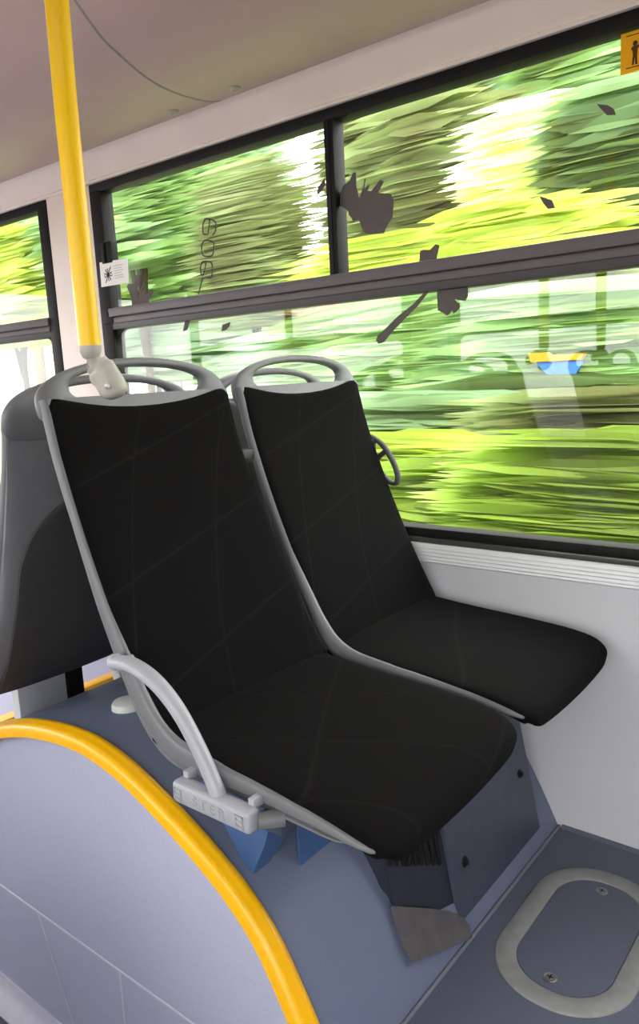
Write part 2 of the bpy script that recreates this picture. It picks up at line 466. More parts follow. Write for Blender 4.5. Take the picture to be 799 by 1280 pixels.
# ------------------------------------------------------------------ wheel arch, platform, floor
ARCH = [(-2.06, -1.49), (-2.0, -1.30), (-1.915, -1.115), (-1.86, -1.0), (-1.79, -.888), (-1.725, -.826), (-1.655, -.78), (-1.563, -.732), (-1.46, -.697), (-1.363, -.677), (-1.28, -.668),
        (-1.20, -.669), (-1.104, -.689), (-.998, -.731), (-.901, -.780), (-.83, -.826), (-.765, -.888), (-.70, -.995), (-.641, -1.114), (-.56, -1.30), (-.50, -1.49)]
AY = .77
ARC = [Vector((p.x, 0, p.y)) for p in crom([(x, z+C, 0) for x, z in ARCH], 6)]
def arch_z(x):
    for a, b in zip(ARC, ARC[1:]):
        if a.x <= x <= b.x: return a.z+(b.z-a.z)*(x-a.x)/(b.x-a.x)
    return PLAT
def arch_cover():
    t = thing('wheel_arch_cover', 'blue grey wheel arch hump under the seats with yellow edge', 'wheel arch', (-1.28, 1.2, 0))
    top = [p for p in ARC if p.z >= .02]
    mb = MB()
    a = [Vector((p.x, AY+.004, p.z)) for p in top]; b = [Vector((p.x, WY-.001, p.z)) for p in top]
    vs = [mb.bm.verts.new(p) for p in a+b]; n = len(a)
    for i in range(n-1): mb.bm.faces.new((vs[i], vs[i+1], vs[n+i+1], vs[n+i]))
    mb.build('top_cover', M['cover'], t, 40)
    mb = MB()
    inner = [Vector((p.x, AY, p.z-.004)) for p in top]
    mb.prism([Vector((top[-1].x, AY, .006))]+list(reversed(inner))+[Vector((top[0].x, AY, .006))], (0, .006, 0))
    pn = mb.build('side_panel', M['panel'], t, 30)
    # weld seams across the panel
    mb = MB()
    zs = C-1.166
    mb.box((-1.90, AY-.0012, zs-.003), (-.66, AY+.002, zs+.003), .001, 1)
    mb.box((-1.205, AY-.0012, .05), (-1.199, AY+.002, zs), .001, 1)
    mb.tube([(-1.50, AY, zs), (-1.475, AY, zs-.06), (-1.44, AY, zs-.15), (-1.40, AY, zs-.25)], .0026, 8)
    sm = mb.build('weld_seam', M['seam_pale'], t); 
    # yellow edge profile: a rounded strip with a ridge, following the hump
    sec = [(-.016, -.020), (-.016, -.006), (-.013, .000), (-.006, .0045), (-.001, .0045), (.001, .0062), (.009, .0062), (.013, .003), (.013, -.004), (.006, -.006), (-.004, -.010), (-.006, -.020)]
    rings = []
    for i, p in enumerate(top):
        tg = (top[min(i+1, len(top)-1)]-top[max(i-1, 0)]).normalized(); nm = Vector((-tg.z, 0, tg.x))
        rings.append([p+nm*(b*1.15)+Vector((0, AY+a*1.25, 0)) for a, b in sec])
    mb = MB(); mb.loft(rings); mb.build('edge_trim', M['yellow'], t, 45)
    mb = MB()
    rings = []
    for x in (-1.98, -.54):
        rings.append([(x, AY+.001, .006), (x, AY-.05, .006), (x, AY-.05, .010), (x, AY-.022, .017), (x, AY-.009, .032), (x, AY-.006, .055), (x, AY+.001, .055)])
    mb.loft(rings); mb.build('cove_strip', M['seam_pale'], t, 60)
    return t
hump = arch_cover()
hump['label'] = 'blue grey wheel arch hump under the seats with yellow edge'

mb = MB(); mb.box((-4.6, -.74, -.06), (4.2, WY, 0)); tag(mb.build('floor', M['floor'], None, None), kind='structure')
mb = MB(); mb.box((-.66, AY, 0.001), (4.2, WY-.001, PLAT), .004)
tag(mb.build('floor_platform', M['floor'], None, None), 'blue grey raised foot platform', kind='structure')
# welded joint where the hump meets the platform
mb = MB(); mb.tube([(-.6375, AY+.01, PLAT+.0005), (-.6375, WY-.002, PLAT+.0005)], .0042, 10)
tag(mb.build('trim_1', M['seam'], None), kind='structure')
mb = MB()
mb.loft([[(x, WY-.001, PLAT), (x, WY-.010, PLAT), (x, WY-.007, PLAT+.003), (x, WY-.003, PLAT+.006), (x, WY-.001, PLAT+.008)] for x in (-.63, 4.2)])
tag(mb.build('baseboard_window_side', M['floor'], None, 60), kind='structure')
# the platform beyond the rear-facing seats
mb = MB(); mb.box((-4.6, AY, .001), (-2.17, WY-.001, C-1.005), .004); tag(mb.build('floor_rear_platform', M['panel'], None, None), kind='structure')
mb = MB(); mb.box((-2.21, AY, C-1.026), (-2.163, WY-.002, C-1.0), .005)
tag(mb.build('step_nosing', M['yellow'], None), 'yellow nosing on the far platform step, seen under the rear-facing seat', 'step edge')

# floor hatch
def stadium(cx, cy, hx, hy, r, z, n=14):
    o = []
    for sx, sy, a0 in ((1, 1, 0), (-1, 1, 90), (-1, -1, 180), (1, -1, 270)):
        for k in range(n+1):
            a = math.radians(a0+90*k/n); o.append(Vector((cx+sx*(hx-r)+r*math.cos(a), cy+sy*(hy-r)+r*math.sin(a), z)))
    return o
hx, hy = -.4655, 1.335
hatch = thing('floor_hatch', 'oval access hatch with worn grey ring in the foot platform', 'hatch', (hx, hy, PLAT))
mb = MB()
prof = [(.0, .0005), (.0015, .003), (.004, .0045), (.038, .0045), (.0405, .003), (.0415, .0005)]
A = [stadium(hx, hy, .131-d, .214-d, .125-d, PLAT+h) for d, h in prof]
mb.loft([list(r) for r in zip(*A)], False, True)
mb.build('ring', M['ring'], hatch, 40)
mb = MB(); a = stadium(hx, hy, .0895, .1725, .0835, PLAT+.0004); b = stadium(hx, hy, .0885, .1715, .0825, PLAT+.0022); mb.loft([a, b]); mb.build('lid', M['floor'], hatch, 30)
for p in ((-.474, 1.478), (-.472, 1.19)):
    mb = MB(); mb.lathe((p[0], p[1], PLAT+.0015), (0, 0, 1), [(.0125, 0), (.0125, .0022), (.0108, .003), (.0095, .0018), (.008, .0018), (.0078, .0034), (.001, .0036)], 24)
    sc = mb.build('screw', M['screw'], hatch, 40)
    mb = MB(); mb.box((p[0]-.006, p[1]-.0012, PLAT+.0046), (p[0]+.006, p[1]+.0012, PLAT+.0054)); mb.box((p[0]-.0012, p[1]-.006, PLAT+.0046), (p[0]+.0012, p[1]+.006, PLAT+.0054))
    sl = mb.build('screw_slot', M['dark'], hatch, None)
    sl.parent = sc

# ------------------------------------------------------------------ pedestal, brackets, cap
ped = thing('seat_pedestal', 'navy sheet steel box with louvres and bolts under the seats', 'seat support', (-.72, 1.38, C-1.0))
def slab(mb, q, d):
    mb.prism([(x, y, z+C) for x, y, z in q], d)
mb = MB()
F = [(-.655, 1.195, -1.083), (-.655, 1.582, -1.083), (-.742, 1.582, -.640), (-.742, 1.195, -.640)]
slab(mb, F, (-.012, 0, -.003))
slab(mb, [(-.668, 1.582, -1.075), (-.752, 1.582, -.64), (-.98, 1.582, -.64), (-.98, 1.582, -.80)], (0, -.006, 0))
mb.build('front_panel', M['navy'], ped, 30)
mb = MB()
G = [(-.668, 1.197, -1.070), (-.748, 1.197, -.645), (-.765, 1.035, -.645), (-.702, 1.025, -.960)]
slab(mb, G, (-.010, .004, 0))
slab(mb, [(-.704, 1.028, -.958), (-.765, 1.037, -.645), (-.95, 1.037, -.645), (-.95, 1.037, -.78)], (0, .006, 0))
vp = mb.build('vent_panel', M['vent'], ped, 30)
mb = MB()
for k in range(9):
    f = .06+.10*k
    a = Vector(G[1]).lerp(Vector(G[2]), 1-f); b = Vector(G[0]).lerp(Vector(G[3]), 1-f)
    p0 = a.lerp(b, .30); p1 = a.lerp(b, .76)
    mb.tube([(p0.x+.002, p0.y, p0.z+C), ((p0.x+p1.x)/2+.005, (p0.y+p1.y)/2, (p0.z+p1.z)/2+C), (p1.x+.002, p1.y, p1.z+C)], [(.004, .006), (.006, .007), (.003, .005)], 10)
lo = mb.build('louvre', M['dark'], ped, 40); lo.parent = vp
# bent flap at the foot
mb = MB()
fl = [[(-.700, 1.022, -.957), (-.667, 1.199, -1.068)], [(-.690, 1.018, -.985), (-.655, 1.203, -1.078)], [(-.668, 1.012, -1.020), (-.640, 1.198, -1.086)], [(-.655, 1.018, -1.046), (-.628, 1.186, -1.100)]]
g = [[Vector((x, y, z+C)) for x, y, z in r] for r in fl]
mb.loft([[r[0], r[0].lerp(r[1], .5)+Vector((.004, 0, .003)), r[1], r[1]-Vector((.006, 0, .006)), r[0]-Vector((.006, 0, .006))] for r in g])
mb.build('foot_flap', M['lip'], ped, 40)
nF = Vector((.98, 0, .19))
for q in ((-.680, 1.245, -.986), (-.690, 1.535, -.932), (-.706, 1.085, -.905)):
    mb = MB(); c = Vector((q[0], q[1], q[2]+C))
    # sit the bolt on the panel plane
    if q[1] > 1.19: c.x = -.655-(.087)*((q[2]+1.083)/.443)
    else: c.x = -.7085
    mb.lathe(c-nF*.001, nF, [(.011, 0), (.011, .002), (.0065, .003), (.0062, .008), (.004, .0095), (.001, .010)], 6 if q[1] > 1.3 else 12)
    mb.build('bolt', M['dark'], ped, 30)

GB = 'blue brackets between the hump and the seats'
def bracket(label, mbs, loc):
    t = thing('seat_bracket', label, 'bracket', loc, GB)
    for nm, mb in mbs: mb.build(nm, M['blue'], t, 30)
m1 = MB(); slab(m1, [(-.965, .80, -.640), (-.76, .80, -.640), (-.80, .805, -.75), (-.838, .808, -.823), (-.856, .808, -.812)], (0, .005, 0))
m2 = MB(); slab(m2, [(-.76, .802, -.640), (-.76, .90, -.640), (-.80, .88, -.75), (-.838, .845, -.828), (-.838, .810, -.828)], (-.005, 0, 0))
bracket('blue folded steel bracket just below the lettered grey block', [('side_plate', m1), ('front_plate', m2)], (-.84, .82, C-.82))
m1 = MB(); slab(m1, [(-.806, .895, -.640), (-.806, 1.02, -.640), (-.806, 1.02, -.845), (-.806, .895, -.845)], (-.005, 0, 0))
bracket('blue upright steel plate half hidden behind the seat front edge', [('front_plate', m1)], (-.81, .92, C-.84))
mb = MB(); mb.box((-.745, .74, C-.668), (-.70, 1.60, C-.640), .004)
tag(mb.build('seat_rail', M['navy'], None), 'steel crossbar under both front seats', 'rail')
mb = MB(); mb.box((-1.755, .74, C-.668), (-1.71, 1.60, C-.640), .004)
mb.box((-1.75, .90, C-.90), (-1.715, 1.035, C-.66), .004)
mb.box((-1.75, 1.20, C-.90), (-1.715, 1.34, C-.66), .004)
for k in range(5): mb.box((-1.716, 1.215+k*.025, C-.89), (-1.708, 1.227+k*.025, C-.67), .003)
st_ = MB(); st_.box((-1.752, 1.04, C-.90), (-1.712, 1.085, C-.64), .004); tag(st_.build('stand_post', M['dark'], None), 'dark upright post between the silver plates under the rear-facing seats', 'seat support')
tag(mb.build('seat_stand', M['alu'], None), 'silver steel stand under the rear-facing seats', 'seat support')
mb = MB(); zc = arch_z(-1.28)
mb.lathe((-1.275, .905, zc-.004), (0, 0, 1), [(.034, 0), (.034, .012), (.031, .018), (.022, .021), (.001, .022)], 28)
tag(mb.build('cover_cap', M['white_cap'], None, 40), 'round off-white cap on top of the wheel arch hump', 'cap')

# ------------------------------------------------------------------ window wall
X0, X1 = -4.6, 4.2
ZB, ZT = C-.437, C+.661
WT = .07
mb = MB(); mb.box((X0, WY, -.05), (X1, WY+WT, ZB)); tag(mb.build('wall_window_side', M['wall'], None, None), kind='structure')
mb = MB(); mb.box((X0, WY, ZT), (X1, WY+WT, C+.80)); tag(mb.build('wall_window_header', M['cove'], None, None), kind='structure')
mb = MB(); mb.box((-2.522, WY-.004, ZB), (-2.266, WY+WT, ZT), .003); tag(mb.build('wall_pillar', M['pillar'], None), kind='structure')
# ribbed sill
sec = [(0, -.438), (-.012, -.438), (-.0165, -.4415), (-.017, -.447)]
for k in range(4):
    z = -.4495-k*.0092; sec += [(-.0105, z), (-.0105, z-.0018), (-.0175, z-.0026), (-.0180, z-.0074)]
sec += [(-.012, -.4885), (0, -.489)]
mb = MB(); mb.loft([[(x, WY+a, z+C) for a, z in sec] for x in (X0, X1)])
tag(mb.build('trim_2', M['alu'], None, 25), kind='structure')

def window(name, x0, x1, div, latch=True):
    """Black rubber frame with mid rail, a lower pane and upper sliding panes."""
    t = bpy.data.objects.new(name, None); COL.objects.link(t); t.location = ((x0+x1)/2, WY+.02, ZB); tag(t, kind='structure')
    ft = .060; gz0 = C-.400; gz1 = C+.631; ya, yb = WY-.006, WY+.045
    mb = MB()
    mb.box((x0, ya, gz1), (x1, yb, ZT+.002), .004); mb.box((x0, ya, C-.424), (x1, yb, gz0), .004); mb.box((x0, ya+.004, ZB-.002), (x1, yb, C-.42))
    mb.box((x0, ya, gz0-.01), (x0+ft, yb, gz1+.01), .004); mb.box((x1-ft, ya, gz0-.01), (x1, yb, gz1+.01), .004)
    # rounded corner fillets of the lower pane
    for cx, sx in ((x0+ft, 1), (x1-ft, -1)):
        r = .055
        for cz, sz in ((C+.184, -1), (gz0, 1)):
            poly = [(cx-sx*.004, WY+.008, cz-sz*.004), (cx+sx*r, WY+.008, cz-sz*.004)]+[(cx+sx*(r-r*math.sin(a)), WY+.008, cz+sz*(r-r*math.cos(a))) for a in [PI/2*k/8 for k in range(9)]]+[(cx-sx*.004, WY+.008, cz+sz*r)]
            mb.prism(poly, (0, .02, 0))
    mb.build('frame', M['dark'], t)
    mb = MB(); mb.box((x0, WY-.012, ZB-.001), (x1, WY+.01, C-.4235), .002); mb.build('ledge_strip', M['ledge'], t)
    mb = MB()
    mb.box((x0+ft-.005, WY-.014, C+.226), (x1-ft+.005, WY+.04, C+.255), .003)
    mb.box((x0+ft-.005, WY-.010, C+.204), (x1-ft+.005, WY+.04, C+.223), .003)
    mb.build('mid_rail', M['rail'], t)
    mb = MB(); mb.box((x0+ft-.005, WY-.004, C+.184), (x1-ft+.005, WY+.042, C+.228), .003); mb.build('rail_seal', M['rail_dark'], t)
    for d in div:
        mb = MB(); mb.box((d-.0165, WY-.008, C+.25), (d+.0135, WY+.04, gz1+.003), .003); mb.box((d-.003, WY-.010, C+.255), (d+.0005, WY-.006, gz1))
        mb.build('divider', M['dark'], t)
    for zz in ((gz0-.006, C+.19), (C+.25, gz1+.006)):
        mb = MB(); mb.box((x0+ft-.006, WY+.012, zz[0]), (x1-ft+.006, WY+.017, zz[1]))
        mb.build('glass', M['glass'], t, None)
    if latch:
        mb = MB(); mb.box((x0+.048, WY-.016, C+.40), (x0+.103, WY+.014, C+.468), .004); mb.box((x0+.06, WY-.022, C+.40), (x0+.075, WY-.010, C+.468), .003)
        mb.build('latch', M['dark'], t)
        mb = MB(); mb.box((x0+.018, WY-.012, C+.205), (x0+.075, WY+.0, C+.26), .004)
        mb.lathe((x0+.046, WY-.011, C+.235), (0, -1, 0), [(.008, 0), (.008, .003), (.003, .004), (.001, .003)], 16)
        mb.build('rail_end_cap', M['dark'], t)
    return t
window('window_1', -2.266, 1.0, [-1.2465])
window('window_2', -4.5, -2.522, [-3.6], False)

# ------------------------------------------------------------------ films, labels and digits on the panes
GY = WY+.0112
def film(poly, name, label, cat, m, group=None):
    mb = MB(); mb.prism([(x, GY, z) for x, z in poly], (0, .0012, 0))
    return tag(mb.build(name, M[m], None, None), label, cat, group)
LEAF = {}
LEAF['torn']=[(-1.2367, 1.9406), (-1.2214, 1.9619), (-1.1999, 1.9713), (-1.1887, 1.9876), (-1.1798, 1.9869), (-1.18, 1.9544), (-1.1726, 1.9241), (-1.16, 1.9456), (-1.1535, 1.9679), (-1.151, 1.9648), (-1.1567, 1.9424), (-1.1415, 1.9511), (-1.139, 1.948), (-1.1469, 1.937), (-1.1356, 1.9334), (-1.1062, 1.9565), (-1.0967, 1.9496), (-1.116, 1.9263), (-1.0785, 1.9181), (-1.0694, 1.9038), (-1.0742, 1.8634), (-1.0946, 1.8406), (-1.1016, 1.8286), (-1.1348, 1.8308), (-1.1583, 1.8369), (-1.1679, 1.8517), (-1.1752, 1.8715), (-1.1946, 1.8708), (-1.1977, 1.8777), (-1.2076, 1.89), (-1.2072, 1.898), (-1.2379, 1.9192)]
LEAF['tip']=[(-0.9982, 1.7727), (-0.9889, 1.774), (-0.9707, 1.7715), (-0.9553, 1.7821), (-0.9453, 1.7782), (-0.9531, 1.7515), (-0.9547, 1.7365), (-1.0022, 1.7424)]
LEAF['hang']=[(-0.9548, 1.6804), (-0.8724, 1.6817), (-0.8717, 1.6541), (-0.8787, 1.6438), (-0.8903, 1.6459), (-0.9066, 1.65), (-0.902, 1.6445), (-0.8933, 1.6386), (-0.8935, 1.6285), (-0.9054, 1.6194), (-0.9113, 1.6173), (-0.9141, 1.6252), (-0.9214, 1.6171), (-0.9292, 1.6147), (-0.9411, 1.6224), (-0.953, 1.6287)]
LEAF['stroke']=[(-0.9842, 1.6783), (-0.9719, 1.6796), (-1.0115, 1.6417), (-1.0375, 1.6239), (-1.0845, 1.5887), (-1.1124, 1.5631), (-1.1295, 1.5598), (-1.136, 1.5702), (-1.1307, 1.581), (-1.1111, 1.5934), (-1.07, 1.6228), (-1.024, 1.6482)]
LEAF['r1']=[(-0.5768, 2.0018), (-0.5543, 1.9942), (-0.5423, 1.9846), (-0.5381, 1.9724), (-0.5555, 1.9757), (-0.5661, 1.988)]
LEAF['r2']=[(-0.698, 1.8463), (-0.6695, 1.8332), (-0.6623, 1.8157), (-0.6782, 1.8167), (-0.689, 1.83)]
LEAF['cut']=[(-1.3082, 1.9564), (-1.3017, 1.9751), (-1.2792, 1.9927), (-1.279, 1.975), (-1.2946, 1.96)]
LEAF['lily']=[(-2.1307, 1.8101), (-2.1233, 1.817), (-2.0897, 1.8159), (-2.0843, 1.8382), (-2.0654, 1.8398), (-2.0669, 1.8236), (-2.0796, 1.7842), (-2.0798, 1.7689), (-2.0421, 1.8158), (-2.0396, 1.8135), (-2.0609, 1.7849), (-2.048, 1.7886), (-2.0381, 1.7863), (-2.0398, 1.7738), (-2.0033, 1.789), (-1.9945, 1.7806), (-2.0237, 1.7583), (-2.0244, 1.7382), (-2.1129, 1.7437), (-2.1116, 1.7669)]
LEAF['dash']=[(-1.8575, 1.6789), (-1.8324, 1.6793), (-1.8519, 1.6478), (-1.8711, 1.6443)]
LEAF['dash2']=[(-1.693, 1.6509), (-1.6601, 1.6571), (-1.6628, 1.6468), (-1.6792, 1.6352), (-1.6984, 1.6325)]
LEAF['label']=[(-2.2351, 1.8974), (-2.0847, 1.8926), (-2.0905, 1.816), (-2.2369, 1.8174)]
LEAF['yell']=[(-0.5315, 2.1169), (-0.5346, 2.0492)]
LEAF['fig']=[(-0.5085, 2.0923), (-0.509, 2.0638), (-0.5235, 2.1109), (-0.4969, 2.1101), (-0.5222, 2.054)]
LEAF['latch']=[(-2.237, 1.9614), (-2.1639, 1.9577), (-2.167, 1.896), (-2.2413, 1.9008)]
DIG= [[(-1.7314, 1.9172), (-1.7462, 1.9208), (-1.748, 1.9325), (-1.7444, 1.9491), (-1.7353, 1.9605), (-1.7224, 1.9604), (-1.7018, 1.9538), (-1.6921, 1.9453), (-1.6924, 1.9299), (-1.6969, 1.9193), (-1.7083, 1.9125)], [(-1.7149, 1.9587), (-1.7203, 1.9397), (-1.7272, 1.9166)], [(-1.7461, 1.9022), (-1.757, 1.8908), (-1.7593, 1.8737), (-1.7529, 1.8599), (-1.7382, 1.8551), (-1.7209, 1.8543), (-1.7107, 1.8615), (-1.7061, 1.8809), (-1.7082, 1.8926), (-1.7247, 1.8992), (-1.7461, 1.9022)], [(-1.7614, 1.8036), (-1.7703, 1.811), (-1.7697, 1.8285), (-1.7617, 1.8407), (-1.744, 1.8414), (-1.7229, 1.8358), (-1.7184, 1.8252), (-1.7221, 1.8025), (-1.7298, 1.7918), (-1.749, 1.7954)], [(-1.745, 1.84), (-1.7516, 1.8205), (-1.7614, 1.8036)], [(-1.7619, 1.7984), (-1.773, 1.779), (-1.789, 1.7481)]]
GL = 'brown grey leaf shapes on the panes'
for k, lb in (('torn', 'large jagged leaf film right of the upper pane divider'), ('tip', 'small notched film rising just above the window rail'),
              ('hang', 'jagged film hanging just under the window rail'), ('stroke', 'long slanting stem film on the lower pane'),
              ('r1', 'small pointed leaf film highest on the upper pane'), ('r2', 'small pointed leaf film lower on the upper pane, over the bright patch'),
              ('cut', 'small dark film sliver left of the upper pane divider'), ('lily', 'spiky leaf film growing from the rail beneath the white label'),
              ('dash', 'short dark film stroke just under the rail, below the digits'), ('dash2', 'small slanted leaf film under the rail, right of the digits')):
    film(LEAF[k], 'leaf_decal', lb, 'window film', 'decal', GL)
mb = MB()
for st in DIG:
    pts = crom([(x, z, 0) for x, z in st], 4)
    for i, (p, q) in enumerate(zip(pts, pts[1:])):
        d = (q-p).normalized()*.0006; n = Vector((-(q-p).y, (q-p).x, 0)).normalized()*.0023
        mb.prism([(v.x, GY-.0002, v.y) for v in (p-d+n, q+d+n, q+d-n, p-d-n)], (0, .0013, 0))
tag(mb.build('window_digits', M['decal'], None, None), 'thin dark digits running upright on the upper left pane', 'lettering')
lab = thing('window_label', 'small white instruction label on the window edge by the pole', 'label', (-2.14, GY, C+.36))
mb = MB(); mb.prism([(x, GY-.0235, z) for x, z in [(a*1.0, b) for a, b in LEAF['label']]], (0, .0012, 0)); mb.build('sheet', M['label'], lab, None)
mb = MB()
lx, lz = LEAF['label'][0][0], C+.363
lx += .042
for a in range(0, 180, 36):
    r = math.radians(a+20); d = Vector((math.cos(r), 0, math.sin(r)))*(.021 if a != 36 else .03); n = Vector((-math.sin(r), 0, math.cos(r)))*.0016
    c0 = Vector((lx, GY-.0242, lz)); mb.prism([c0-d+n, c0+d+n, c0+d-n, c0-d-n], (0, .001, 0))
for a in range(0, 360, 60):
    r = math.radians(a); mb.box((lx+.02*math.cos(r)-.002, GY-.0242, lz+.02*math.sin(r)-.0015), (lx+.02*math.cos(r)+.002, GY-.0232, lz+.02*math.sin(r)+.0015))
mb.build('symbol', M['print'], lab, None)
mb = MB()
for k in range(6):
    z = C+.385-k*.0078; mb.box((lx+.032, GY-.0242, z), (lx+.032+(.050, .044, .050, .038, .048, .046)[k], GY-.0232, z+.0035))
mb.build('printed_lines', M['print_grey'], lab, None)
sg = thing('window_sticker', 'amber sticker with a dark figure in the upper window corner', 'sticker', (-.47, GY, C+.59))
sx0, sx1, sz0, sz1 = -.531, -.425, C+.5535, C+.627
mb = MB(); mb.box((sx0, GY, sz0), (sx1, GY+.0012, sz1)); mb.build('sheet', M['sign'], sg, None)
mb = MB(); w = .0016
i0, i1, j0, j1 = sx0+.0105, sx1-.0105, sz0+.008, sz1-.006
for a, b in (((i0, j0), (i1, j0+w)), ((i0, j1-w), (i1, j1)), ((i1-w, j0), (i1, j1))):
    mb.box((a[0], GY-.0006, a[1]), (b[0], GY+.0005, b[1]))
mb.build('border_line', M['sign_print'], sg, None)
mb = MB(); fx, fz = -.5035, C+.588
mb.lathe((fx, GY+.0004, fz+.0165), (0, -1, 0), [(.0045, 0), (.0045, .001)], 20)
mb.prism([(fx-.008, GY-.0006, fz+.008), (fx-.004, GY-.0006, fz+.012), (fx+.004, GY-.0006, fz+.012), (fx+.011, GY-.0006, fz+.014), (fx+.011, GY-.0006, fz+.010), (fx+.005, GY-.0006, fz+.006),
          (fx+.004, GY-.0006, fz-.006), (fx+.005, GY-.0006, fz-.022), (fx+.001, GY-.0006, fz-.022), (fx, GY-.0006, fz-.008), (fx-.002, GY-.0006, fz-.022), (fx-.0055, GY-.0006, fz-.022), (fx-.004, GY-.0006, fz-.004), (fx-.005, GY-.0006, fz+.004)], (0, .0011, 0))
mb.build('figure', M['sign_print'], sg, None)

# ------------------------------------------------------------------ ceiling, duct band, opposite side
YC = .46
CE = [(1.585, .735), (1.53, .7225), (1.464, .718), (1.40, .720), (1.345, .729), (1.29, .7486), (1.25, .767), (1.215, .785), (1.176, .818), (1.13, .862), (1.06, .915), (.95, .955), (.8, .975), (.46, .985)]
CE = CE+[(2*YC-y, z) for y, z in CE[-2::-1]]
cp = [Vector((0, p.x, p.y+C)) for p in crom([(y, z, 0) for y, z in CE], 4)]
def sheet(pts, x0, x1, d, name, m):
    mb = MB()
    a = [Vector((x0, p.y, p.z)) for p in pts]; b = [Vector((x0, p.y, p.z))+Vector((0, 0, d)) for p in pts]
    ring = a+list(reversed(b)); mb.loft([ring, [p+Vector((x1-x0, 0, 0)) for p in ring]])
    return mb.build(name, M[m], None, 40)
tag(sheet(cp, X0, X1, .03, 'ceiling', 'ceil'), kind='structure')
mb = MB()
for x in (-1.556, -3.4, .3):
    pts = [p+Vector((x, 0, -.0008)) for p in cp[:60]]
    rings = [[p+Vector((-.0035, 0, 0)), p+Vector((.0035, 0, 0)), p+Vector((.0035, 0, .003)), p+Vector((-.0035, 0, .003))] for p in pts]
    mb.loft(rings)
tag(mb.build('trim_3', M['ceil_seam'], None, None), kind='structure')
GC = 'ceiling screws beside the joint'
for i, (x, y) in enumerate(((-1.668, 1.515), (-1.4335, 1.515))):
    mb = MB(); z = C+.7205
    mb.lathe((x, y, z), (0, 0, -1), [(.015, -.004), (.015, .002), (.011, .0055), (.005, .0065), (.004, .0045), (.001, .0045)], 20)
    tag(mb.build('ceiling_screw', M['clamp'], None, 40), ('dome screw in the ceiling left of the curved joint', 'dome screw in the ceiling right of the curved joint')[i], 'screw', GC)
band = [(1.662, .659), (1.642, .659), (1.638, .664), (1.642, .669), (1.639, .672), (1.632, .676), (1.588, .733), (1.578, .745), (1.59, .77), (1.662, .77)]
mb = MB(); mb.loft([[(x, y, z+C) for y, z in band] for x in (X0, X1)])
tag(mb.build('trim_4', M['cove'], None, 30), kind='structure')
# opposite side of the bus
OY = 2*YC-WY
mb = MB(); mb.box((X0, OY-WT, -.05), (-.44, OY, ZB)); mb.box((.90, OY-WT, -.05), (X1, OY, ZB)); mb.box((2.6, OY-WT, ZB), (X1, OY, ZT)); tag(mb.build('wall_aisle_side', M['wall'], None, None), kind='structure')  # last box blanks unseen windows, added to cut light from ahead
mb = MB(); mb.box((X0, OY-WT, ZT), (X1, OY, C+.80)); mb.loft([[(x, 2*YC-y, z+C) for y, z in band] for x in (X0, X1)])
tag(mb.build('wall_aisle_header', M['cove'], None, 30), kind='structure')
mb = MB(); mb.box((-2.522, OY-WT, ZB), (-2.266, OY, ZT)); tag(mb.build('wall_aisle_pillar', M['pillar'], None), kind='structure')
mb = MB(); mb.box((X0-.05, OY-WT, -.05), (X0, WY+WT, ZB+.05)); mb.box((X0-.05, OY-WT, C+.6), (X0, WY+WT, C+1.02)); tag(mb.build('wall_rear', M['wall'], None, None), kind='structure')
mb = MB(); mb.box((X1, OY-WT, -.05), (X1+.05, WY+WT, C+1.06)); mb.box((1.3, WY, ZB), (X1, WY+WT, ZT)); tag(mb.build('wall_front', M['wall'], None, None), kind='structure')  # unseen end wall and window blank, added to cut light from ahead
for s_, nm in ((1, 'wall_pillar_front'), (0, 'wall_aisle_pillar_front')):
    mb = MB(); 
    mb.box(*(((1.0, WY-.004, ZB), (1.3, WY+WT, ZT)) if s_ else ((.895, OY-WT, ZB), (.96, OY, ZT))))
    if not s_: mb.box((-.50, OY-WT, ZB), (-.435, OY, ZT))
    tag(mb.build(nm, M['pillar'], None), kind='structure')
mb = MB(); mb.box((X0-.05, OY-WT, C+1.02), (X1, WY+WT, C+1.06)); mb.box((X0-.05, OY-WT, C+.80), (X1, OY, C+1.06)); mb.box((X0-.05, WY, C+.80), (X1, WY+WT, C+1.06)); tag(mb.build('roof', M['cove'], None, None), kind='structure')

# ------------------------------------------------------------------ grab pole
px, py = -1.066, .752
pole = thing('grab_pole', 'yellow upright grab pole clamped to the aisle seat handle', 'grab pole', (px, py, C))
mb = MB()
mb.tube(crom([(px, py, C+.062), (px, py, C+.25), (px, py, C+.38), (px+.001, py, C+.46), (px+.012, py-.006, C+.56), (px+.022, py-.012, C+.66), (px+.03, py-.016, C+.80), (px+.03, py-.016, C+.98)], 6), .0175, 24)
mb.build('tube', M['pole'], pole, 60)
mb = MB(); mb.lathe((px, py, C+.045), (0, 0, 1), [(.006, -.004), (.013, 0), (.0175, .010), (.018, .016), (.0182, .0185)], 24); mb.build('end_sleeve', M['clamp'], pole, 40)
mb = MB()
# neck, then a jaw in two halves that wraps the handle
mb.tube([(px+.001, py+.002, C+.048), (px-.002, py+.010, C+.034)], .0115, 16)
mb.tube(crom([(px-.006, py+.012, C+.036), (px+.0, py+.02, C+.022), (px+.011, py+.028, C-.004), (px+.017, py+.03, C-.020)], 4), [(.020, .018)]*3+[(.0235, .021)]*7+[(.0225, .020), (.019, .018), (.013, .013)], 18)
mb.build('clamp_jaw', M['clamp'], pole, 50)
mb = MB()
mb.tube(crom([(px-.012, py+.014, C+.036), (px-.03, py+.030, C+.020), (px-.046, py+.04, C+.004)], 4), [(.016, .013)]*7+[(.013, .011), (.008, .008)], 16)
mb.build('clamp_shell', M['clamp'], pole, 50)
mb = MB(); mb.lathe((px+.026, py+.008, C-.002), (.6, -.8, 0), [(.005, 0), (.005, .003), (.001, .004)], 12); mb.build('clamp_screw', M['screw'], pole)

